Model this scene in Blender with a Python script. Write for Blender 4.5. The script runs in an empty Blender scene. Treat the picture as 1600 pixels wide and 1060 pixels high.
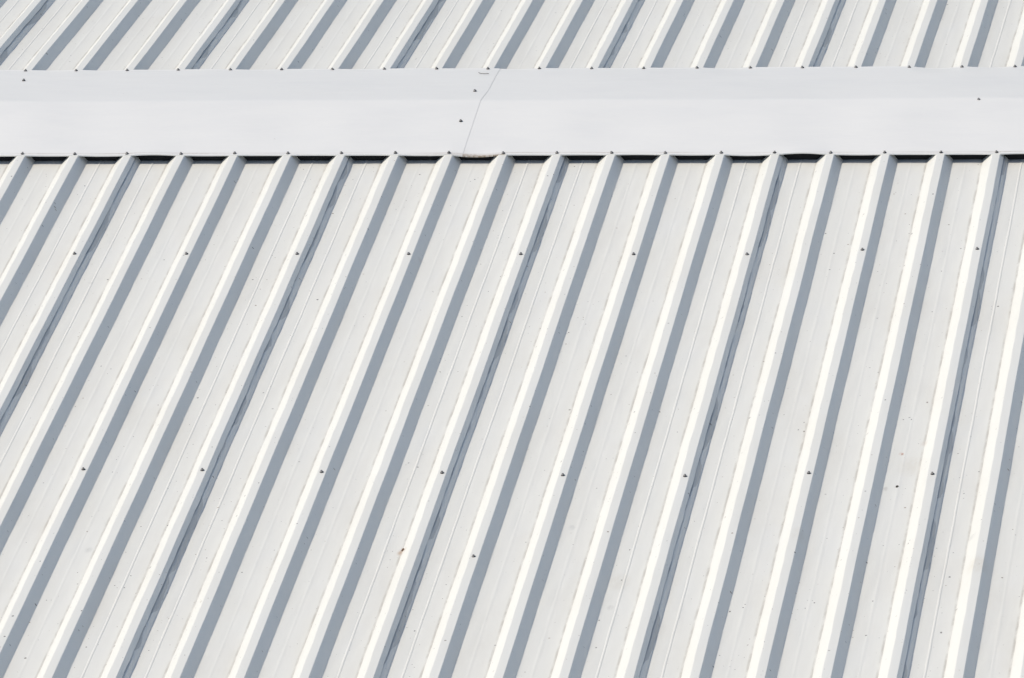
import bpy, math, random
import numpy as np
from mathutils import Matrix, Vector

# ------------------------------------------------------------------ camera, light, exposure
scene = bpy.context.scene
col = scene.collection
scene.render.resolution_x, scene.render.resolution_y = 1024, 678

PITCH = math.tan(0.05657)            # roof fall per metre
CAM_POS = Vector((6.87134, -26.70956, 9.50488))
FW = Vector((-0.16226679, 0.91686267, -0.36473599))
RT = Vector((0.98674189, 0.15195465, -0.05701079))
UP = Vector((-0.00315226, 0.36915124, 0.92936399))
cd = bpy.data.cameras.new('camera')
cam = bpy.data.objects.new('camera', cd)
col.objects.link(cam)
cd.sensor_width = 36.0
cd.lens = 217.66
cd.clip_start, cd.clip_end = 0.5, 5000
cam.matrix_world = Matrix(((RT.x, UP.x, -FW.x, CAM_POS.x), (RT.y, UP.y, -FW.y, CAM_POS.y),
                           (RT.z, UP.z, -FW.z, CAM_POS.z), (0, 0, 0, 1)))
scene.camera = cam

SUN = Vector((-0.80, -0.14, 1.0)).normalized()      # towards the sun
elev = math.asin(SUN.z)
world = bpy.data.worlds.new('World')
scene.world = world
world.use_nodes = True
wn = world.node_tree.nodes
bg = wn['Background']
sky = wn.new('ShaderNodeTexSky')
sky.sky_type = 'NISHITA'
sky.sun_disc = False
sky.sun_elevation = elev
sky.sun_rotation = math.atan2(SUN.x, SUN.y)
sky.dust_density = 1.6
sky.ozone_density = 1.0
world.node_tree.links.new(sky.outputs[0], bg.inputs[0])
bg.inputs[1].default_value = 0.15
sd = bpy.data.lights.new('sun', 'SUN')
sd.energy = 3.05
sd.angle = math.radians(0.55)
sd.color = (1.0, 0.925, 0.80)
sun = bpy.data.objects.new('sun', sd)
col.objects.link(sun)
sun.rotation_euler = SUN.to_track_quat('Z', 'Y').to_euler()
scene.view_settings.view_transform = 'Standard'
scene.view_settings.look = 'None'
scene.view_settings.gamma = 1.0
scene.view_settings.exposure = -0.37

# ------------------------------------------------------------------ materials
class NT:
    def __init__(s, name):
        s.m = bpy.data.materials.new(name); s.m.use_nodes = True
        s.t = s.m.node_tree; s.n = s.t.nodes; s.b = s.n['Principled BSDF']
    def add(s, kind, **kw):
        n = s.n.new(kind)
        for k, v in kw.items(): setattr(n, k, v)
        return n
    def link(s, a, b): s.t.links.new(a, b)
    def val(s, sock, v):
        if hasattr(v, 'is_linked') or hasattr(v, 'links'): s.link(v, sock)
        else: sock.default_value = v
    def math(s, op, a, b=None, c=None, clamp=False):
        n = s.add('ShaderNodeMath', operation=op); n.use_clamp = clamp
        s.val(n.inputs[0], a)
        if b is not None: s.val(n.inputs[1], b)
        if c is not None: s.val(n.inputs[2], c)
        return n.outputs[0]
    def ramp(s, v, lo, hi, a=0.0, b=1.0):
        n = s.add('ShaderNodeMapRange'); n.interpolation_type = 'SMOOTHSTEP'
        s.val(n.inputs[0], v)
        for i, q in zip((1, 2, 3, 4), (lo, hi, a, b)): n.inputs[i].default_value = q
        return n.outputs[0]
    def noise(s, vec, scale, detail=3, rough=0.55):
        n = s.add('ShaderNodeTexNoise'); s.link(vec, n.inputs['Vector'])
        n.inputs['Scale'].default_value = scale; n.inputs['Detail'].default_value = detail
        n.inputs['Roughness'].default_value = rough
        return n.outputs[0]
    def scaled(s, vec, xyz, off=(0, 0, 0)):
        n = s.add('ShaderNodeMapping'); s.link(vec, n.inputs[0])
        n.inputs['Scale'].default_value = xyz; n.inputs['Location'].default_value = off
        return n.outputs[0]
    def mix(s, fac, a, b):
        n = s.add('ShaderNodeMix', data_type='RGBA')
        s.val(n.inputs[0], fac)
        for sock, v in ((n.inputs[6], a), (n.inputs[7], b)):
            if isinstance(v, tuple): sock.default_value = (*v, 1)
            else: s.link(v, sock)
        return n.outputs[2]
    def spots(s, vec, cell, share, rmin, rmax):
        # sparse little dots, each with its own size; distances in metres
        v = s.add('ShaderNodeTexVoronoi'); s.link(vec, v.inputs['Vector'])
        v.inputs['Scale'].default_value = 1.0 / cell
        sep = s.add('ShaderNodeSeparateColor'); s.link(v.outputs['Color'], sep.inputs[0])
        rad = s.math('MULTIPLY_ADD', sep.outputs[1], (rmax - rmin) / cell, rmin / cell)
        d = s.math('SUBTRACT', rad, v.outputs['Distance'])
        dot = s.ramp(d, -0.25 * rmin / cell, 0.45 * rmin / cell)
        on = s.math('LESS_THAN', sep.outputs[0], share)
        return s.math('MULTIPLY', dot, on)


def backer(nt, colour, rough_in=None):
    """white top coat outside, dull dark backer coat on the underside"""
    geo = nt.add('ShaderNodeNewGeometry')
    c = nt.mix(geo.outputs['Backfacing'], colour, (0.03, 0.03, 0.028))
    nt.link(c, nt.b.inputs['Base Color'])


# (x, y, radius, colour, strength) of single stains on the front slope
STAINS = [(2.439, -4.460, .024, (.50, .33, .20), .7), (4.350, -3.535, .014, (.62, .42, .33), .4), (4.317, -3.857, .016, (.45, .41, .36), .4),
          (4.435, -3.442, .022, (.60, .50, .40), .3), (3.092, -4.223, .020, (.55, .55, .52), .35), (1.160, -4.458, .022, (.55, .55, .51), .35),
          (4.702, -4.307, .022, (.5, .49, .45), .3), (3.341, -4.914, .018, (.5, .48, .44), .35), (2.05, -1.634, .016, (.6, .55, .48), .3),
          (4.02, -4.35, .05, (.76, .72, .62), .4), (3.35, -4.70, .06, (.76, .72, .62), .4), (4.40, -3.65, .07, (.76, .72, .62), .4), (4.75, -4.6, .06, (.72, .66, .54), .4),
          (4.329, -3.212, 0.0041, (.13, .12, .10), .9),
          (4.362, -3.211, 0.0038, (.13, .12, .10), .9),
          (4.247, -3.118, 0.0047, (.13, .12, .10), .9),
          (3.921, -3.244, 0.0037, (.10, .09, .08), .9),
          (3.930, -3.329, 0.0058, (.20, .15, .11), .9),
          (3.905, -3.314, 0.0041, (.10, .09, .08), .9),
          (3.830, -3.172, 0.0040, (.13, .12, .10), .9),
          (3.692, -3.210, 0.0047, (.13, .12, .10), .9),
          (4.360, -4.837, 0.0047, (.13, .12, .10), .9),
          (4.648, -5.093, 0.0057, (.10, .09, .08), .9),
          (3.312, -5.022, 0.0051, (.13, .12, .10), .9),
          (3.331, -5.248, 0.0045, (.10, .09, .08), .9),
          (3.813, -4.938, 0.0052, (.10, .09, .08), .9),
          (3.354, -4.681, 0.0039, (.13, .12, .10), .9),
          (3.351, -4.417, 0.0036, (.10, .09, .08), .9),
          (4.413, -3.048, 0.0056, (.20, .15, .11), .9)]


def sheet_paint():
    nt = NT('weathered_white_sheet_paint')
    tc = nt.add('ShaderNodeUVMap'); tc.uv_map = 'metres'
    uv = tc.outputs[0]
    oi = nt.add('ShaderNodeAttribute'); oi.attribute_name = 'dirt'; oi.attribute_type = 'GEOMETRY'
    base = (0.862, 0.850, 0.780)
    streak = nt.noise(nt.scaled(uv, (9, 0.9, 1)), 1.0, 5, 0.6)
    blotch = nt.noise(nt.scaled(uv, (3.2, 1.6, 1), (7, 3, 0)), 1.0, 5, 0.62)
    fine = nt.noise(nt.scaled(uv, (60, 22, 1)), 1.0, 4, 0.6)
    film = nt.math('ADD', nt.ramp(streak, 0.42, 0.75, 0, 0.55), nt.ramp(blotch, 0.45, 0.72, 0, 0.6))
    film = nt.math('MULTIPLY', film, nt.math('MULTIPLY_ADD', fine, 0.8, 0.5))
    film = nt.math('MULTIPLY', film, nt.math('MULTIPLY_ADD', oi.outputs['Fac'], 0.6, 0.35), clamp=True)
    c = nt.mix(film, base, (0.765, 0.735, 0.655))
    cool = nt.ramp(nt.noise(nt.scaled(uv, (5, 2.2, 1), (1, 9, 0)), 1.0, 3), 0.45, 0.8, 0, 0.5)
    c = nt.mix(cool, c, (0.845, 0.842, 0.795))
    # grime gathered in the bend at the foot of each rib
    br = nt.noise(nt.scaled(uv, (30, 7, 1), (2, 4, 0)), 1.0, 5, 0.7)
    g = nt.math('MULTIPLY', nt.ramp(oi.outputs['Fac'], 0.45, 0.95), nt.ramp(br, 0.36, 0.64, 0.08, 0.50))
    c = nt.mix(g, c, (0.40, 0.365, 0.30))
    # darker scalloped patches on the flank below the lapped edges
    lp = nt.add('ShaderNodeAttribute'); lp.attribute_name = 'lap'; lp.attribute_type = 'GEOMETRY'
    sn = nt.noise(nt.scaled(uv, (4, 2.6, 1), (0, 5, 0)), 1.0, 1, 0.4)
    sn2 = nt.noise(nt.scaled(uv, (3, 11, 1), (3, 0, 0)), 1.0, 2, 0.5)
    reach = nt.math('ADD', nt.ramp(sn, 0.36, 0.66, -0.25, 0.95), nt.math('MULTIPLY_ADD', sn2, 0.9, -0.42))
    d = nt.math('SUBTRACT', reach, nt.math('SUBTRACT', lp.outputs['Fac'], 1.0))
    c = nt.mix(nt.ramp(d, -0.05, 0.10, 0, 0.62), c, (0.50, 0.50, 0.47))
    # specks of dirt and chips
    cl = nt.ramp(nt.noise(nt.scaled(uv, (1.1, 0.8, 1), (4, 0, 0)), 1.0, 2), 0.42, 0.62, 0.45, 1)
    wob = nt.add('ShaderNodeVectorMath', operation='MULTIPLY_ADD')
    nz = nt.add('ShaderNodeTexNoise'); nt.link(uv, nz.inputs['Vector']); nz.inputs['Scale'].default_value = 260
    nt.link(nz.outputs['Color'], wob.inputs[0]); wob.inputs[1].default_value = (0.006, 0.006, 0)
    nt.link(uv, wob.inputs[2])
    s1 = nt.spots(wob.outputs[0], 0.055, 0.42, 0.0017, 0.0052)
    s2 = nt.spots(nt.scaled(wob.outputs[0], (1, 1, 1), (3.7, 1.3, 0)), 0.024, 0.36, 0.0011, 0.0029)
    sp = nt.math('MULTIPLY', nt.math('MAXIMUM', s1, nt.math('MULTIPLY', s2, 0.8)), cl)
    tone = nt.noise(nt.scaled(uv, (9, 9, 1)), 1.0, 1)
    spc = nt.mix(nt.ramp(tone, 0.45, 0.6), (0.10, 0.095, 0.085), (0.36, 0.29, 0.21))
    c = nt.mix(nt.math('MULTIPLY', sp, 0.95), c, spc)
    for (sx, sy, rad, rgb, amt) in STAINS:
        dv = nt.add('ShaderNodeVectorMath', operation='SUBTRACT'); nt.link(wob.outputs[0], dv.inputs[0])
        dv.inputs[1].default_value = (sx, sy, 0)
        sc = nt.add('ShaderNodeVectorMath', operation='MULTIPLY'); nt.link(dv.outputs[0], sc.inputs[0]); sc.inputs[1].default_value = (1, .6, 0)
        ln = nt.add('ShaderNodeVectorMath', operation='LENGTH'); nt.link(sc.outputs[0], ln.inputs[0])
        m = nt.math('MULTIPLY', nt.ramp(ln.outputs['Value'], rad, rad * .25), nt.ramp(fine, .3, .6, .3 * amt, amt))
        c = nt.mix(m, c, rgb)
    backer(nt, c)
    nt.b.inputs['Roughness'].default_value = 0.5
    nt.b.inputs['Specular IOR Level'].default_value = 0.35
    bp = nt.add('ShaderNodeBump'); bp.inputs['Strength'].default_value = 0.25
    bp.inputs['Distance'].default_value = 0.004
    nt.link(nt.noise(nt.scaled(uv, (26, 5, 1)), 1.0, 2, 0.5), bp.inputs['Height'])
    nt.link(bp.outputs[0], nt.b.inputs['Normal'])
    return nt.m


def cap_paint():
    nt = NT('white_ridge_cap_paint')
    tc = nt.add('ShaderNodeUVMap'); tc.uv_map = 'metres'
    uv = tc.outputs[0]
    base = (0.910, 0.894, 0.840)
    bl = nt.noise(nt.scaled(uv, (1.6, 4.5, 1)), 1.0, 5, 0.6)
    c = nt.mix(nt.ramp(bl, 0.42, 0.72, 0, 0.5), base, (0.85, 0.84, 0.80))
    wob = nt.add('ShaderNodeVectorMath', operation='MULTIPLY_ADD')
    nz = nt.add('ShaderNodeTexNoise'); nt.link(uv, nz.inputs['Vector']); nz.inputs['Scale'].default_value = 200
    nt.link(nz.outputs['Color'], wob.inputs[0]); wob.inputs[1].default_value = (0.008, 0.008, 0)
    nt.link(uv, wob.inputs[2])
    s = nt.spots(nt.scaled(wob.outputs[0], (0.7, 1.4, 1), (1.9, 0.2, 0)), 0.15, 0.30, 0.001, 0.0042)
    c = nt.mix(nt.math('MULTIPLY', s, 0.55), c, (0.30, 0.26, 0.21))
    # dried dirt by the joint, plus painted crease shade along the hem fold
    at = nt.add('ShaderNodeAttribute'); at.attribute_name = 'dirt'; at.attribute_type = 'GEOMETRY'
    gr = nt.noise(nt.scaled(uv, (70, 120, 1)), 1.0, 4, 0.7)
    f = nt.math('MULTIPLY', at.outputs['Fac'], nt.ramp(gr, 0.3, 0.62, 0.35, 1.0), clamp=True)
    c = nt.mix(f, c, (0.36, 0.28, 0.19))
    backer(nt, c)
    nt.b.inputs['Roughness'].default_value = 0.42
    nt.b.inputs['Specular IOR Level'].default_value = 0.4
    bp = nt.add('ShaderNodeBump'); bp.inputs['Strength'].default_value = 0.4
    bp.inputs['Distance'].default_value = 0.01
    nt.link(nt.noise(nt.scaled(uv, (3, 9, 1)), 1.0, 3, 0.5), bp.inputs['Height'])
    nt.link(bp.outputs[0], nt.b.inputs['Normal'])
    return nt.m


def simple(name, rgb, rough=0.6, metal=0.0, var=0.25, scale=300):
    nt = NT(name)
    tc = nt.add('ShaderNodeTexCoord')
    n = nt.noise(tc.outputs['Object'], scale, 4)
    dark = tuple(q * (1 - var) for q in rgb); lite = tuple(min(1, q * (1 + var)) for q in rgb)
    nt.link(nt.mix(nt.ramp(n, 0.35, 0.65), dark, lite), nt.b.inputs['Base Color'])
    nt.b.inputs['Roughness'].default_value = rough
    nt.b.inputs['Metallic'].default_value = metal
    return nt.m

M_SHEET, M_CAP = sheet_paint(), cap_paint()
M_RUBBER = simple('black_rubber_washer', (0.03, 0.03, 0.03), 0.7)
M_ZINC = simple('dull_zinc_screw', (0.30, 0.29, 0.28), 0.5, 0.6)
M_RUST = simple('rusty_screw', (0.20, 0.10, 0.05), 0.85)
M_BLOCKER = simple('gap_blocker_black', (0.02, 0.02, 0.02), 0.95)  # near-black, so the added strips darken the gap under the cap
M_WALL = simple('painted_wall', (0.55, 0.54, 0.51), 0.8, scale=3, var=0.1)
M_GROUND = simple('ground', (0.20, 0.19, 0.16), 0.95, scale=0.6)
M_BARK = simple('dark_debris', (0.08, 0.068, 0.05), 0.9)
M_RED = simple('reddish_debris', (0.62, 0.42, 0.34), 0.9)

# ------------------------------------------------------------------ helpers
S = 0.25                 # rib spacing
Z0 = -0.0108             # pan plane at the ridge line
H = 0.0438               # rib height
T, B, BL = 0.0185, 0.0523, 0.0645    # half width of rib top and of rib foot
APEX_Y, APEX_Z = 0.0, 0.0735
FRONT_E, BACK_E = -0.5540, 0.6620     # cap edges in y


def wave(seed, amp, lams):
    """smooth 1-D noise: sum of sines with random phase and slightly random wavelengths"""
    r = random.Random(seed)
    terms = [(amp * r.uniform(0.5, 1) / len(lams) ** 0.5, 2 * math.pi / (l * r.uniform(0.75, 1.3)), r.uniform(0, 6.28)) for l in lams]
    return lambda y: sum(a * np.sin(k * y + p) for a, k, p in terms)


def grid_mesh(name, X, Y, Z, mat, uv=None, dirt=None, lap=None, parent=None, sharp=12, flip=False):
    """X, Y, Z: arrays (rows, cols)"""
    nr, nc = X.shape
    me = bpy.data.meshes.new(name)
    me.vertices.add(nr * nc)
    me.vertices.foreach_set('co', np.stack([X, Y, Z], -1).astype(np.float32).ravel())
    i, j = np.meshgrid(np.arange(nr - 1), np.arange(nc - 1), indexing='ij')
    a = i * nc + j
    q = np.stack([a, a + 1, a + nc + 1, a + nc], -1).reshape(-1, 4)
    if flip: q = q[:, ::-1]
    nf = len(q)
    me.loops.add(nf * 4); me.polygons.add(nf)
    me.loops.foreach_set('vertex_index', q.ravel().astype(np.int32))
    me.polygons.foreach_set('loop_start', (np.arange(nf) * 4).astype(np.int32))
    me.polygons.foreach_set('loop_total', np.full(nf, 4, np.int32))
    me.update(calc_edges=True)
    me.validate()
    lay = me.uv_layers.new(name='metres')
    U = np.stack([(X if uv is None else uv[0]), (Y if uv is None else uv[1])], -1).reshape(-1, 2)
    vi = np.empty(len(me.loops), np.int32); me.loops.foreach_get('vertex_index', vi)
    lay.data.foreach_set('uv', U[vi].astype(np.float32).ravel())
    if dirt is not None:
        at = me.attributes.new('dirt', 'FLOAT', 'POINT')
        at.data.foreach_set('value', dirt.astype(np.float32).ravel())
    if lap is not None:
        at = me.attributes.new('lap', 'FLOAT', 'POINT')
        at.data.foreach_set('value', lap.astype(np.float32).ravel())
    me.materials.append(mat)
    me.polygons.foreach_set('use_smooth', np.ones(len(me.polygons), bool))
    me.set_sharp_from_angle(angle=math.radians(sharp))
    o = bpy.data.objects.new(name, me); col.objects.link(o)
    o.parent = parent
    return o


def mesh_obj(name, verts, faces, mats, idx=None, parent=None, smooth=False):
    me = bpy.data.meshes.new(name); me.from_pydata(verts, [], faces); me.update()
    for m in mats: me.materials.append(m)
    if idx: me.polygons.foreach_set('material_index', idx)
    if smooth: me.polygons.foreach_set('use_smooth', [True] * len(me.polygons))
    o = bpy.data.objects.new(name, me); col.objects.link(o); o.parent = parent
    return o


def surf_z(y, over=0.0):
    """height of the pan plane (rib foot) at y, plus over"""
    return -abs(y) * PITCH + Z0 + over

# ------------------------------------------------------------------ ground and building
g = mesh_obj('ground', [(-1500, -1500, -6), (1500, -1500, -6), (1500, 1500, -6), (-1500, 1500, -6)], [(0, 1, 2, 3)], [M_GROUND])
g['kind'] = 'structure'

roof = bpy.data.objects.new('metal_roofed_building', None); col.objects.link(roof)
roof['label'] = 'building with a low white metal roof of trapezoidal ribs and a plain ridge cap'
roof['category'] = 'building'

YF, YB = 8.2, 5.2        # length of front and back slope
RIB0, RIB1 = -6, 26      # first and last rib
x0, x1 = RIB0 * S, RIB1 * S
# walls, set in under the sheets
for (a, b_) in (((x0 + .1, -YF + .3), (x1 - .1, -YF + .3)), ((x0 + .1, YB - .3), (x1 - .1, YB - .3))):
    y = a[1]; zt = surf_z(y) - 0.03
    t = 0.15 if y < 0 else -0.15
    v = [(a[0], y, -6), (b_[0], y, -6), (b_[0], y, zt), (a[0], y, zt), (a[0], y + t, -6), (b_[0], y + t, -6), (b_[0], y + t, zt), (a[0], y + t, zt)]
    mesh_obj('wall', v, [(0, 1, 2, 3), (5, 4, 7, 6), (1, 5, 6, 2), (4, 0, 3, 7), (3, 2, 6, 7)], [M_WALL], parent=roof)
for x, t in ((x0 + .1, .15), (x1 - .1, -.15)):
    ya, yb = -YF + .3, YB - .3
    pr = [(ya, -6), (yb, -6), (yb, surf_z(yb) - .03), (0, -.03), (ya, surf_z(ya) - .03)]
    v = [(x, p, q) for p, q in pr] + [(x + t, p, q) for p, q in pr]
    mesh_obj('wall', v, [(0, 1, 2, 3, 4), (9, 8, 7, 6, 5)] + [(k, (k + 1) % 5, (k + 1) % 5 + 5, k + 5) for k in range(5)], [M_WALL], parent=roof)

# ------------------------------------------------------------------ roof sheets: four ribs wide, lapped rib over rib
BEAD = 0.46              # bead position across the pan


def rib_section(rib, kind):
    """list of (u, z, tag) round one rib; u from the rib's centre, left to right"""
    pts = []
    if kind != 'start':
        pts += [(-BL - .0022, 0, 'foot'), (-BL + .0014, .0008, 'foot'), (-BL + .0038, .0026, 'foot2'), (-BL + .0125, H * .27, 'flank'),
                (-T - .0150, H * .66, 'flank'), (-T - .0060, H * .87, 'shoulder'), (-T - .0012, H * .968, 'shoulder'), (-T + .0016, H * .996, 'shoulder'), (-T + .0050, H, 'shoulder')]
    else:
        pts += [(-T + .007, H, 'shoulder')]
    pts += [(0, H, 'top')]
    pts += [(T - .0016, H, 'edge'), (T - .0002, H * .985, 'edge'), (T + .0012, H * .955, 'edge2')]
    if kind == 'end':
        # the lap stops part way down the flank as a free lip
        pts += [(T + (B - T) * .22, H * .77, 'lip1'), (T + (B - T) * .42, H * .57, 'lip2')]
    elif kind == 'start':
        # the lapped-under side of the rib has a drain groove just below the lip
        pts += [(T + (B - T) * .34, H * .66, 'groove1'), (T + (B - T) * .45, H * .55, 'groove2'), (T + (B - T) * .58, H * .42, 'groove3'), (T + (B - T) * .82, H * .18, 'flank'),
                (B - .002, .002, 'foot2'), (B + .0015, 0, 'foot')]
    else:
        pts += [(T + (B - T) * .30, H * .70, 'flank'), (T + (B - T) * .55, H * .45, 'flank'), (B - .002, .002, 'foot2'),
                (B + .0015, 0, 'foot')]
    return pts


def make_sheet(first, side):
    """side -1: front slope (towards -y), +1: back slope. The sheet covers ribs first .. first+4"""
    L = YF if side < 0 else YB
    ys = np.concatenate([np.linspace(0.04, 0.6, 15)[:-1], np.arange(0.6, L + .001, 0.045)])
    cols = []                                     # (x, z, dirt, tag, rib)
    for k in range(5):
        rib = first + k
        kind = 'start' if k == 0 else 'end' if k == 4 else 'mid'
        for u, z, tag in rib_section(rib, kind):
            d = 0.0
            if tag == 'foot': d = 1.0 if u < 0 else 0.72
            if tag == 'foot2': d = 0.42
            cols.append((rib * S + u, z, d, tag, rib))
        if k < 4:
            w = S - B - BL; a = rib * S + B
            crisp = (k in (0, 3)) and (rib * 7 + side) % 5 != 3 or k == 0
            hb = 0.0017 if crisp else 0.0007
            wb = 0.0056 if crisp else 0.0062
            c0 = a + w * BEAD
            cols += [(a + .010, 0, 0.40, 'pan', rib), (a + w * .22, 0.0002, .16, 'pan', rib),
                     (c0 - 2 * wb, 0.0001, .18, 'pan', rib), (c0 - wb, 0.0001, 0.25, 'bead', rib), (c0 - wb * .35, hb, 0, 'bead', rib),
                     (c0 + wb * .35, hb, 0, 'bead', rib), (c0 + wb, 0.0001, 0.3, 'bead', rib), (c0 + 2 * wb, 0.0001, .18, 'pan', rib),
                     (a + w * .72, 0.0002, .16, 'pan', rib), (a + w - .012, 0.0, .42, 'pan', rib)]
    cx = np.array([c[0] for c in cols]); cz = np.array([c[1] for c in cols]); dt = np.array([c[2] for c in cols])
    nr, nc = len(ys), len(cols)
    X = np.repeat(cx[None], nr, 0).astype(float); N = np.repeat(cz[None], nr, 0).astype(float)
    W = {}
    for r in range(first, first + 5):
        q = (r * 31 + (0 if side < 0 else 999))
        W[r] = dict(path=wave(q + 1, .0009, (2.7, 1.1)), sh=wave(q + 2, .0011, (.55, .33, .21)), top=wave(q + 3, .0004, (.5, .23)),
                    ed=wave(q + 4, .0005, (.6, .3)), lipu=wave(q + 5, .0016, (.8, .31, .17)), lipn=wave(q + 6, .0024, (.9, .37, .2)),
                    fl=wave(q + 7, .0006, (.45, .22)), foot=wave(q + 8, .0005, (.6, .27)), pan=wave(q + 9, .0007, (.9, .42)),
                    bead=wave(q + 10, .0007, (.35, .2)), fl2=wave(q + 11, .0013, (.7, .28)))
    for j, (x, z, d, tag, rib) in enumerate(cols):
        w = W[rib]
        X[:, j] += w['path'](ys)
        if tag == 'shoulder': X[:, j] += w['sh'](ys) * 1.0; N[:, j] += w['top'](ys) * .5
        elif tag == 'top': N[:, j] += w['top'](ys)
        elif tag in ('edge', 'edge2'): N[:, j] += w['ed'](ys) * .6; X[:, j] += w['ed'](ys) * .6
        elif tag == 'flank': N[:, j] += w['fl'](ys)
        elif tag in ('foot', 'foot2'): X[:, j] += w['foot'](ys) * (1 if x < rib * S else .5)
        elif tag == 'pan': N[:, j] += w['pan'](ys + x * 3)
        elif tag == 'bead': X[:, j] += w['bead'](ys) * .6
        elif tag == 'lip1': N[:, j] += 0.0006 + w['lipu'](ys) * .15; X[:, j] += .0004
        elif tag == 'lip2':
            N[:, j] += 0.0010 + np.clip(w['lipn'](ys), 0, 1) * .35 - w['lipu'](ys) * .6
            X[:, j] += 0.0010 + np.clip(w['lipn'](ys), 0, 1) * .45 + w['lipu'](ys) * .6
        # the lapped-under flank is dented where the lip presses on it
        if rib == first and tag == 'groove1': N[:, j] -= .0044; X[:, j] -= .0038
        if rib == first and tag == 'groove2': N[:, j] += w['fl2'](ys) * .9 - .0022; X[:, j] += w['fl2'](ys) * .9 - .0019
        if rib == first and tag == 'groove3': N[:, j] += w['lipn'](ys) * .35 - .0003; X[:, j] += w['lipn'](ys) * .35 - .0002
        if rib == first and tag in ('edge', 'edge2', 'top', 'shoulder'): N[:, j] -= 0.0016; X[:, j] -= .0016
        if rib == first and tag in ('edge', 'edge2'): N[:, j] -= .0012; X[:, j] -= .0012
    Yg = np.repeat(ys[:, None], nc, 1) * side
    Z = N - np.abs(Yg) * PITCH + Z0
    D = np.repeat(dt[None], nr, 0)
    uvv = (X + (0 if side < 0 else 40), Yg)
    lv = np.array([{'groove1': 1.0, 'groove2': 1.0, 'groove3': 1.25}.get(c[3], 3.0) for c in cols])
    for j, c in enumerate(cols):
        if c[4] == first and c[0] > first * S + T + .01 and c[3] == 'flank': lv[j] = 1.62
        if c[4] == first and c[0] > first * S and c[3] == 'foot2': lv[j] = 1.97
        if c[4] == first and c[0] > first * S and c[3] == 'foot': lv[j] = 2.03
    o = grid_mesh('roofing_sheet', X, Yg, Z, M_SHEET, uvv, D, np.repeat(lv[None], nr, 0), roof, 14, flip=(side < 0))
    return o

sheets = {}
for side in (-1, 1):
    for s in range(RIB0, RIB1, 4):
        sheets[(side, s)] = make_sheet(s, side)

# ------------------------------------------------------------------ ridge cap: two overlapping pieces
FRONT_GAP = {0: -.2, 1: -.5, 2: 1.2, 3: -.2, 4: .1, 5: .2, 6: .2, 7: -.5, 8: -2.2, 9: .1, 10: .3, 11: .5, 12: -.3, 13: -1.0, 14: 1.8, 15: -.4, 16: .1, 17: .2, 18: .9}
BACK_GAP = {-1: -.6, 0: -1.0, 1: -.2, 2: .3, 3: -.7, 4: .2, 5: -.5, 6: .3, 7: -.2, 8: -1.3, 9: -.5, 10: -.7, 11: -.5, 12: -1.4, 13: .1, 14: .2, 15: .4, 16: -2.2, 17: -1.6, 18: -.4}


def joint_x(y):
    return float(np.interp(y, [FRONT_E, -.25, APEX_Y, .2, .45, BACK_E], [2.065, 2.066, 2.067, 2.070, 2.058, 2.051]))


def gap_lift(x, table):
    f = x / S; i = math.floor(f); t = f - i
    a = table.get(i, 0.3 * math.sin(i * 2.7))
    return a * 0.0040 * math.sin(math.pi * t) ** 1.2


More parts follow.
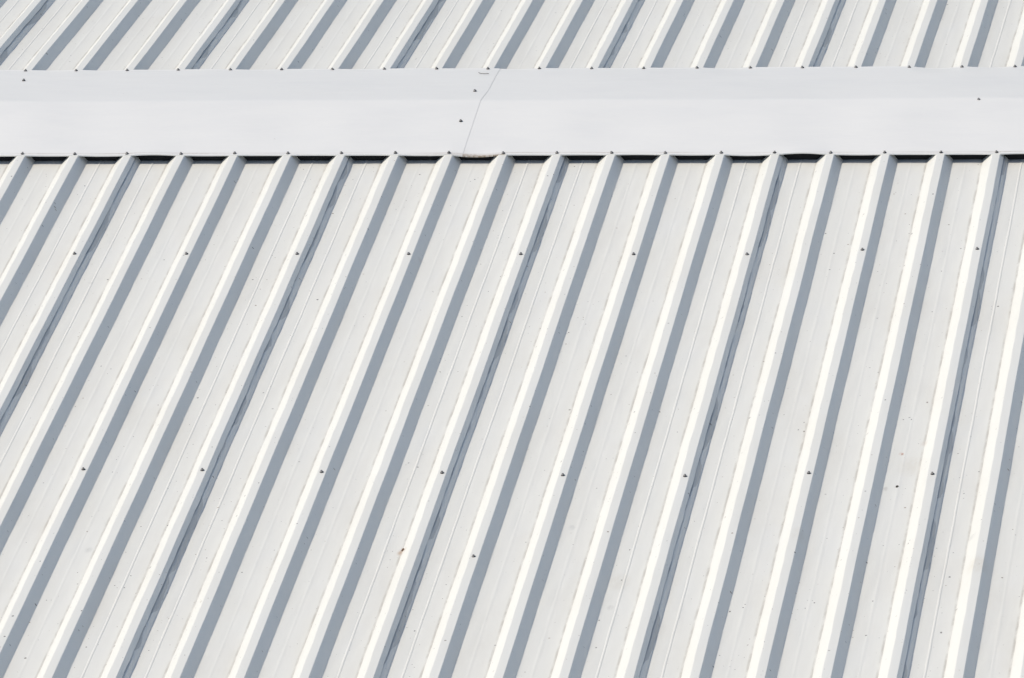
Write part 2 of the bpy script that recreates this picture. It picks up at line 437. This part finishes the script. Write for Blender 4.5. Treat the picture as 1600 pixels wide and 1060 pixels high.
def make_cap(left):
    lo, hi = (x0 - .15, None) if left else (None, x1 + .15)
    rows = []                                    # (y, thickness step, is hem)
    fy = FRONT_E
    ylist = [fy, fy + .0006, fy + .0012, fy + .012, fy + .0135] + list(np.linspace(fy + .03, APEX_Y - .03, 14)) + \
            [APEX_Y - .014, APEX_Y - .006, APEX_Y, APEX_Y + .006, APEX_Y + .014] + list(np.linspace(APEX_Y + .03, BACK_E - .03, 13)) + \
            [BACK_E - .0135, BACK_E - .012, BACK_E - .0008, BACK_E]
    nx = 420
    r = random.Random(5 if left else 6)
    w_ap = wave(11, .0034, (3.1, 1.6, .7)); w_ay = wave(12, .004, (2.4, 1.2)); w_m = wave(14, .0030, (1.9, .9, .45)); w_m2 = wave(15, .0036, (2.2, 1.0))
    X = np.zeros((len(ylist), nx)); Y = X.copy(); Z = X.copy(); D = X.copy()
    for i, y in enumerate(ylist):
        jx = joint_x(y)
        a, b = (x0 - .15, jx) if left else (jx - .16, x1 + .15)
        xs = np.linspace(a, b, nx) if not left else b - (b - a) * (np.linspace(1, 0, nx))
        for j, x in enumerate(xs):
            yy = y
            zf = surf_z(FRONT_E, H) + .0016; zb = surf_z(BACK_E, H) + .0016
            if y <= APEX_Y:
                t = (y - FRONT_E) / (APEX_Y - FRONT_E); z = zf + (APEX_Z - zf) * t
                e = max(0.0, 1 - t / .30) ** 2 * gap_lift(x, FRONT_GAP)
                z += w_m(x) * math.sin(math.pi * t) + e
            else:
                t = (BACK_E - y) / (BACK_E - APEX_Y); z = zb + (APEX_Z - zb) * t
                e = max(0.0, 1 - t / .30) ** 2 * gap_lift(x, BACK_GAP)
                z += w_m2(x) * math.sin(math.pi * t) + e
            near = max(0.0, 1 - abs(y - APEX_Y) / .30)
            z += w_ap(x) * near * .6
            if abs(y - APEX_Y) < .02: z -= (.02 - abs(y - APEX_Y)) * .045
            yy += w_ay(x) * max(0.0, 1 - abs(y - APEX_Y) / .25)
            # folded hem along both edges, turned down at the very edge
            if y < FRONT_E + .0125: z += .0013
            if y == FRONT_E: z -= .0056
            elif y == ylist[1]: z -= .0003
            if y > BACK_E - .013: z += .0009
            if y == BACK_E: z -= .0035
            if left:
                z += .0010 * max(0.0, 1 - (jx - x) / .5)
            X[i, j], Y[i, j], Z[i, j] = x, yy, z
            # dried mud on the lower hem beside the joint
            dd = y - FRONT_E
            if not left:
                q = x - jx
                if -.02 < q < .20 and y < 0:
                    D[i, j] = max(0, 1 - dd / (.034 * max(.05, 1 - q / .20))) * 1.2
            else:
                q = jx - x
                if 0 <= q < .32 and dd < .018: D[i, j] = .45 * max(0, 1 - q / .32) * (1 if dd > .003 else .4)
            if dd < .016 and dd > .0125: D[i, j] = max(D[i, j], .34 + .20 * math.sin(x * 3.1) + .16 * math.sin(x * 17))  # dark line painted in for the shade of the hem fold
    D = np.clip(D, 0, 1)
    return grid_mesh('ridge_cap', X, Y, Z, M_CAP, (X + (0 if left else 30), Y), D, None, roof, 20)

cap_left, cap_right = make_cap(True), make_cap(False)

# added strips that keep the troughs under the cap dark, front and back
for side in (-1, 1):
    v, f = [], []
    ya, yb = (-0.512, -0.47) if side < 0 else (0.620, 0.58)
    prof = []
    for r_ in range(RIB0, RIB1):
        prof += [(r_ * S + T, H), (r_ * S + B, .001), ((r_ + 1) * S - BL, .001), ((r_ + 1) * S - T, H)]
    for px, pz in prof:
        pz = min(pz, H - .0135 if side < 0 else H - .007)
        tz = H - (.013 if side < 0 else .006)
        v += [(px, ya, surf_z(ya, pz + .0005)), (px, ya, surf_z(ya, tz)), (px, yb, surf_z(yb, pz + .0005)), (px, yb, surf_z(yb, tz))]
    for k in range(len(prof) - 1):
        a, b = k * 4, k * 4 + 4
        f += [(a, b, b + 1, a + 1), (a + 2, a + 3, b + 3, b + 2), (a + 1, b + 1, b + 3, a + 3)]
    mesh_obj('added_gap_blocker', v, f, [M_BLOCKER], parent=roof)

# ------------------------------------------------------------------ screws
def screw_mesh(name, head, seed):
    r = random.Random(seed)
    v, f, mi = [], [], []
    def ring(rad, z, n=16, hexa=False):
        s0 = len(v)
        for k in range(n):
            a = 2 * math.pi * k / n
            q = rad if not hexa else rad / math.cos(((a + math.pi / 6) % (math.pi / 3)) - math.pi / 6)
            v.append((q * math.cos(a), q * math.sin(a), z))
        return s0
    def bridge(a, b, n, m):
        for k in range(n):
            f.append((a + k, a + (k + 1) % n, b + (k + 1) % n, b + k)); mi.append(m)
    n = 24
    rs = [ring(.0088, -.003, n), ring(.0092, .0008, n), ring(.0086, .0024, n), ring(.0080, .0026, n), ring(.0072, .0036, n), ring(.0056, .0044, n),
          ring(.0047, .0046, n, True), ring(.0047, .0086, n, True), ring(.0038, .0094, n, True)]
    for k in range(len(rs) - 1):
        bridge(rs[k], rs[k + 1], n, 0 if k < 3 else 1)
    f.append(tuple(rs[-1] + k for k in range(n))); mi.append(1)
    me = bpy.data.meshes.new(name); me.from_pydata(v, [], f); me.update()
    me.materials.append(M_RUBBER); me.materials.append(head)
    me.polygons.foreach_set('material_index', mi)
    return me

SCREW = screw_mesh('screw', M_ZINC, 1)
SCREW_R = screw_mesh('screw_rusty', M_RUST, 2)
rnd = random.Random(21)


def put_screw(x, y, z, parent, me=None, tilt=6, slope=None, label=None):
    o = bpy.data.objects.new('screw', me or SCREW); col.objects.link(o); o.parent = parent
    o.location = (x, y, z); o.scale = (.86, .86, .9)
    sl = (math.atan(PITCH) if y < 0 else -math.atan(PITCH)) if slope is None else slope
    t = math.radians(tilt)
    o.rotation_euler = (sl + rnd.uniform(-t, t), rnd.uniform(-t, t), rnd.uniform(0, 6.28))
    if label: o['label'] = label
    return o


def sheet_of(side, x):
    """the sheet that shows at x; a lapped rib belongs to the sheet on its left"""
    k = math.ceil((x / S - RIB0 - .25) / 4) - 1
    return sheets[(side, RIB0 + 4 * max(0, k))]

CF = math.atan((APEX_Z - surf_z(FRONT_E, H)) / (APEX_Y - FRONT_E)); CB = -math.atan((APEX_Z - surf_z(BACK_E, H)) / (BACK_E - APEX_Y))
def cap_z(y):
    zf = surf_z(FRONT_E, H) + .0016; zb = surf_z(BACK_E, H) + .0016
    return zf + (APEX_Z - zf) * (y - FRONT_E) / (APEX_Y - FRONT_E) if y < APEX_Y else zb + (APEX_Z - zb) * (BACK_E - y) / (BACK_E - APEX_Y)
for r_ in range(-5, 25):
    x = r_ * S
    yf = FRONT_E + .0105 + rnd.uniform(-.002, .003); yb = BACK_E - .017 + rnd.uniform(-.004, .004)
    par = cap_left if x < 2.06 else cap_right
    e = .0016 if 1.6 < x < 2.06 else 0
    put_screw(x + rnd.uniform(-.004, .004), yf, cap_z(yf) + e + .0022, par, slope=CF, tilt=10)
    put_screw(x - .006 + rnd.uniform(-.004, .004), yb, cap_z(yb) + e + .001, par, slope=CB, tilt=10)
# screws that hold the joint, and a stray one
for x, y, e in ((2.0065, -.2205, .002), (2.010, .174, .002), (-.215, .439, .0)):
    put_screw(x, y, cap_z(y) + e, cap_left, slope=CF if y < 0 else CB)
put_screw(4.379, -.014, cap_z(-.014) - .001, cap_right, slope=CF)
# purlin rows
for yy, lst in ((-1.6587, [(2, -.008, 0), (4, 0, 0), (6, 0, 0), (8, 0, 0), (10, 0, 0), (12, 0, 0), (14, 0, 0), (16, 0, .05), (18, 0, .06), (20, 0, .05), (0, 0, 0)]),
                (-3.8335, [(4, 0, .01), (6, 0, .01), (8, 0, 0), (10, 0, 0), (12, 0, -.015), (14, 0, -.015), (16, 0, .02), (18, 0, .02), (20, 0, .02), (2, 0, 0)])):
    for r_, dx, dy in lst:
        x = r_ * S + dx; y = yy + dy
        put_screw(x, y, surf_z(y, H) + .0012, sheet_of(-1, x))
put_screw(2.439, -4.445, surf_z(-4.445, .001), sheet_of(-1, 2.439), SCREW_R, label='rusty screw down in a pan')
put_screw(2.747, -4.579, surf_z(-4.579, H), sheet_of(-1, 2.747))

# ------------------------------------------------------------------ loose debris lying on the sheets
def clump(name, x, y, z, size, mat, label, cat, seed, squash=.45, long=1.0, rot=0, bits=1):
    r = random.Random(seed); v, f = [], []
    for b in range(bits):
        ox, oy = (0, 0) if b == 0 else (r.uniform(-1.6, 1.6) * size, r.uniform(-1.6, 1.6) * size)
        sc = size if b == 0 else size * r.uniform(.3, .6)
        base = len(v); nu, nv = 12, 7
        for a in range(1, nv):
            ph = math.pi * a / nv
            for c in range(nu):
                th = 2 * math.pi * c / nu; q = sc * r.uniform(.7, 1.2)
                v.append((ox + q * math.sin(ph) * math.cos(th) * long, oy + q * math.sin(ph) * math.sin(th), max(-.001, sc * squash * (.8 + math.cos(ph) * r.uniform(.8, 1.1)))))
        top = len(v); v.append((ox, oy, sc * squash * 1.8)); bot = len(v); v.append((ox, oy, -.001))
        for a in range(nv - 2):
            for c in range(nu):
                p = base + a * nu; d = (c + 1) % nu
                f.append((p + c, p + nu + c, p + nu + d, p + d))
        for c in range(nu):
            d = (c + 1) % nu
            f.append((top, base + c, base + d)); f.append((bot, base + (nv - 2) * nu + d, base + (nv - 2) * nu + c))
    o = mesh_obj(name, v, f, [mat]); o.location = (x, y, z); o.rotation_euler = (math.atan(PITCH) * (1 if y < 0 else -1), 0, rot)
    o['label'] = label; o['category'] = cat
    return o

clump('debris_clump', 4.359, -3.838, surf_z(-3.838), .0058, M_BARK, 'dark lump of dirt beside a thin bead in a lower right roof pan', 'debris', 3, bits=3)
clump('debris_clump', 4.352, -3.539, surf_z(-3.539), .0060, M_RED, 'pale reddish scrap in the lower right pan above the dark lump', 'debris', 4, squash=.12, bits=2)
clump('leaf_scrap', 4.2475, -3.135, surf_z(-3.135, .024), .0085, M_BARK, 'small dark leaf scrap caught on the upper edge of a shaded rib', 'leaf', 5, squash=.3, long=1.5, rot=-.9)
clump('leaf_scrap', 2.4932, 1.905, surf_z(1.905), .009, M_BARK, 'dark fleck at the top edge of the photo on the far slope', 'leaf', 6, squash=.3, long=.8, rot=.4)


def mark(pts, rad, label):  # thin raised tube for a curved dark mark on the cap
    v, f = [], []
    for k, p in enumerate(pts):
        for c in range(6):
            a = c * math.pi / 3
            v.append((p[0], p[1] + rad * math.cos(a), p[2] + rad * math.sin(a)))
    for k in range(len(pts) - 1):
        for c in range(6):
            f.append((k * 6 + c, k * 6 + (c + 1) % 6, k * 6 + 6 + (c + 1) % 6, k * 6 + 6 + c))
    f += [tuple(range(6)), tuple(len(v) - 6 + c for c in range(6))]
    o = mesh_obj('mark', v, f, [simple('grey_brown_mark', (.14, .12, .10), .9)])
    o['label'] = label; o['category'] = 'mark'
    return o
ty = .535
mark([(1.962 + dx, ty + dy, cap_z(ty + dy) + .0045) for dx, dy in ((0, .026), (.006, .012), (.014, .002), (.028, -.006), (.044, -.004), (.055, -.002))], .0014,
     'short thin curved twig on the ridge cap just left of its joint')
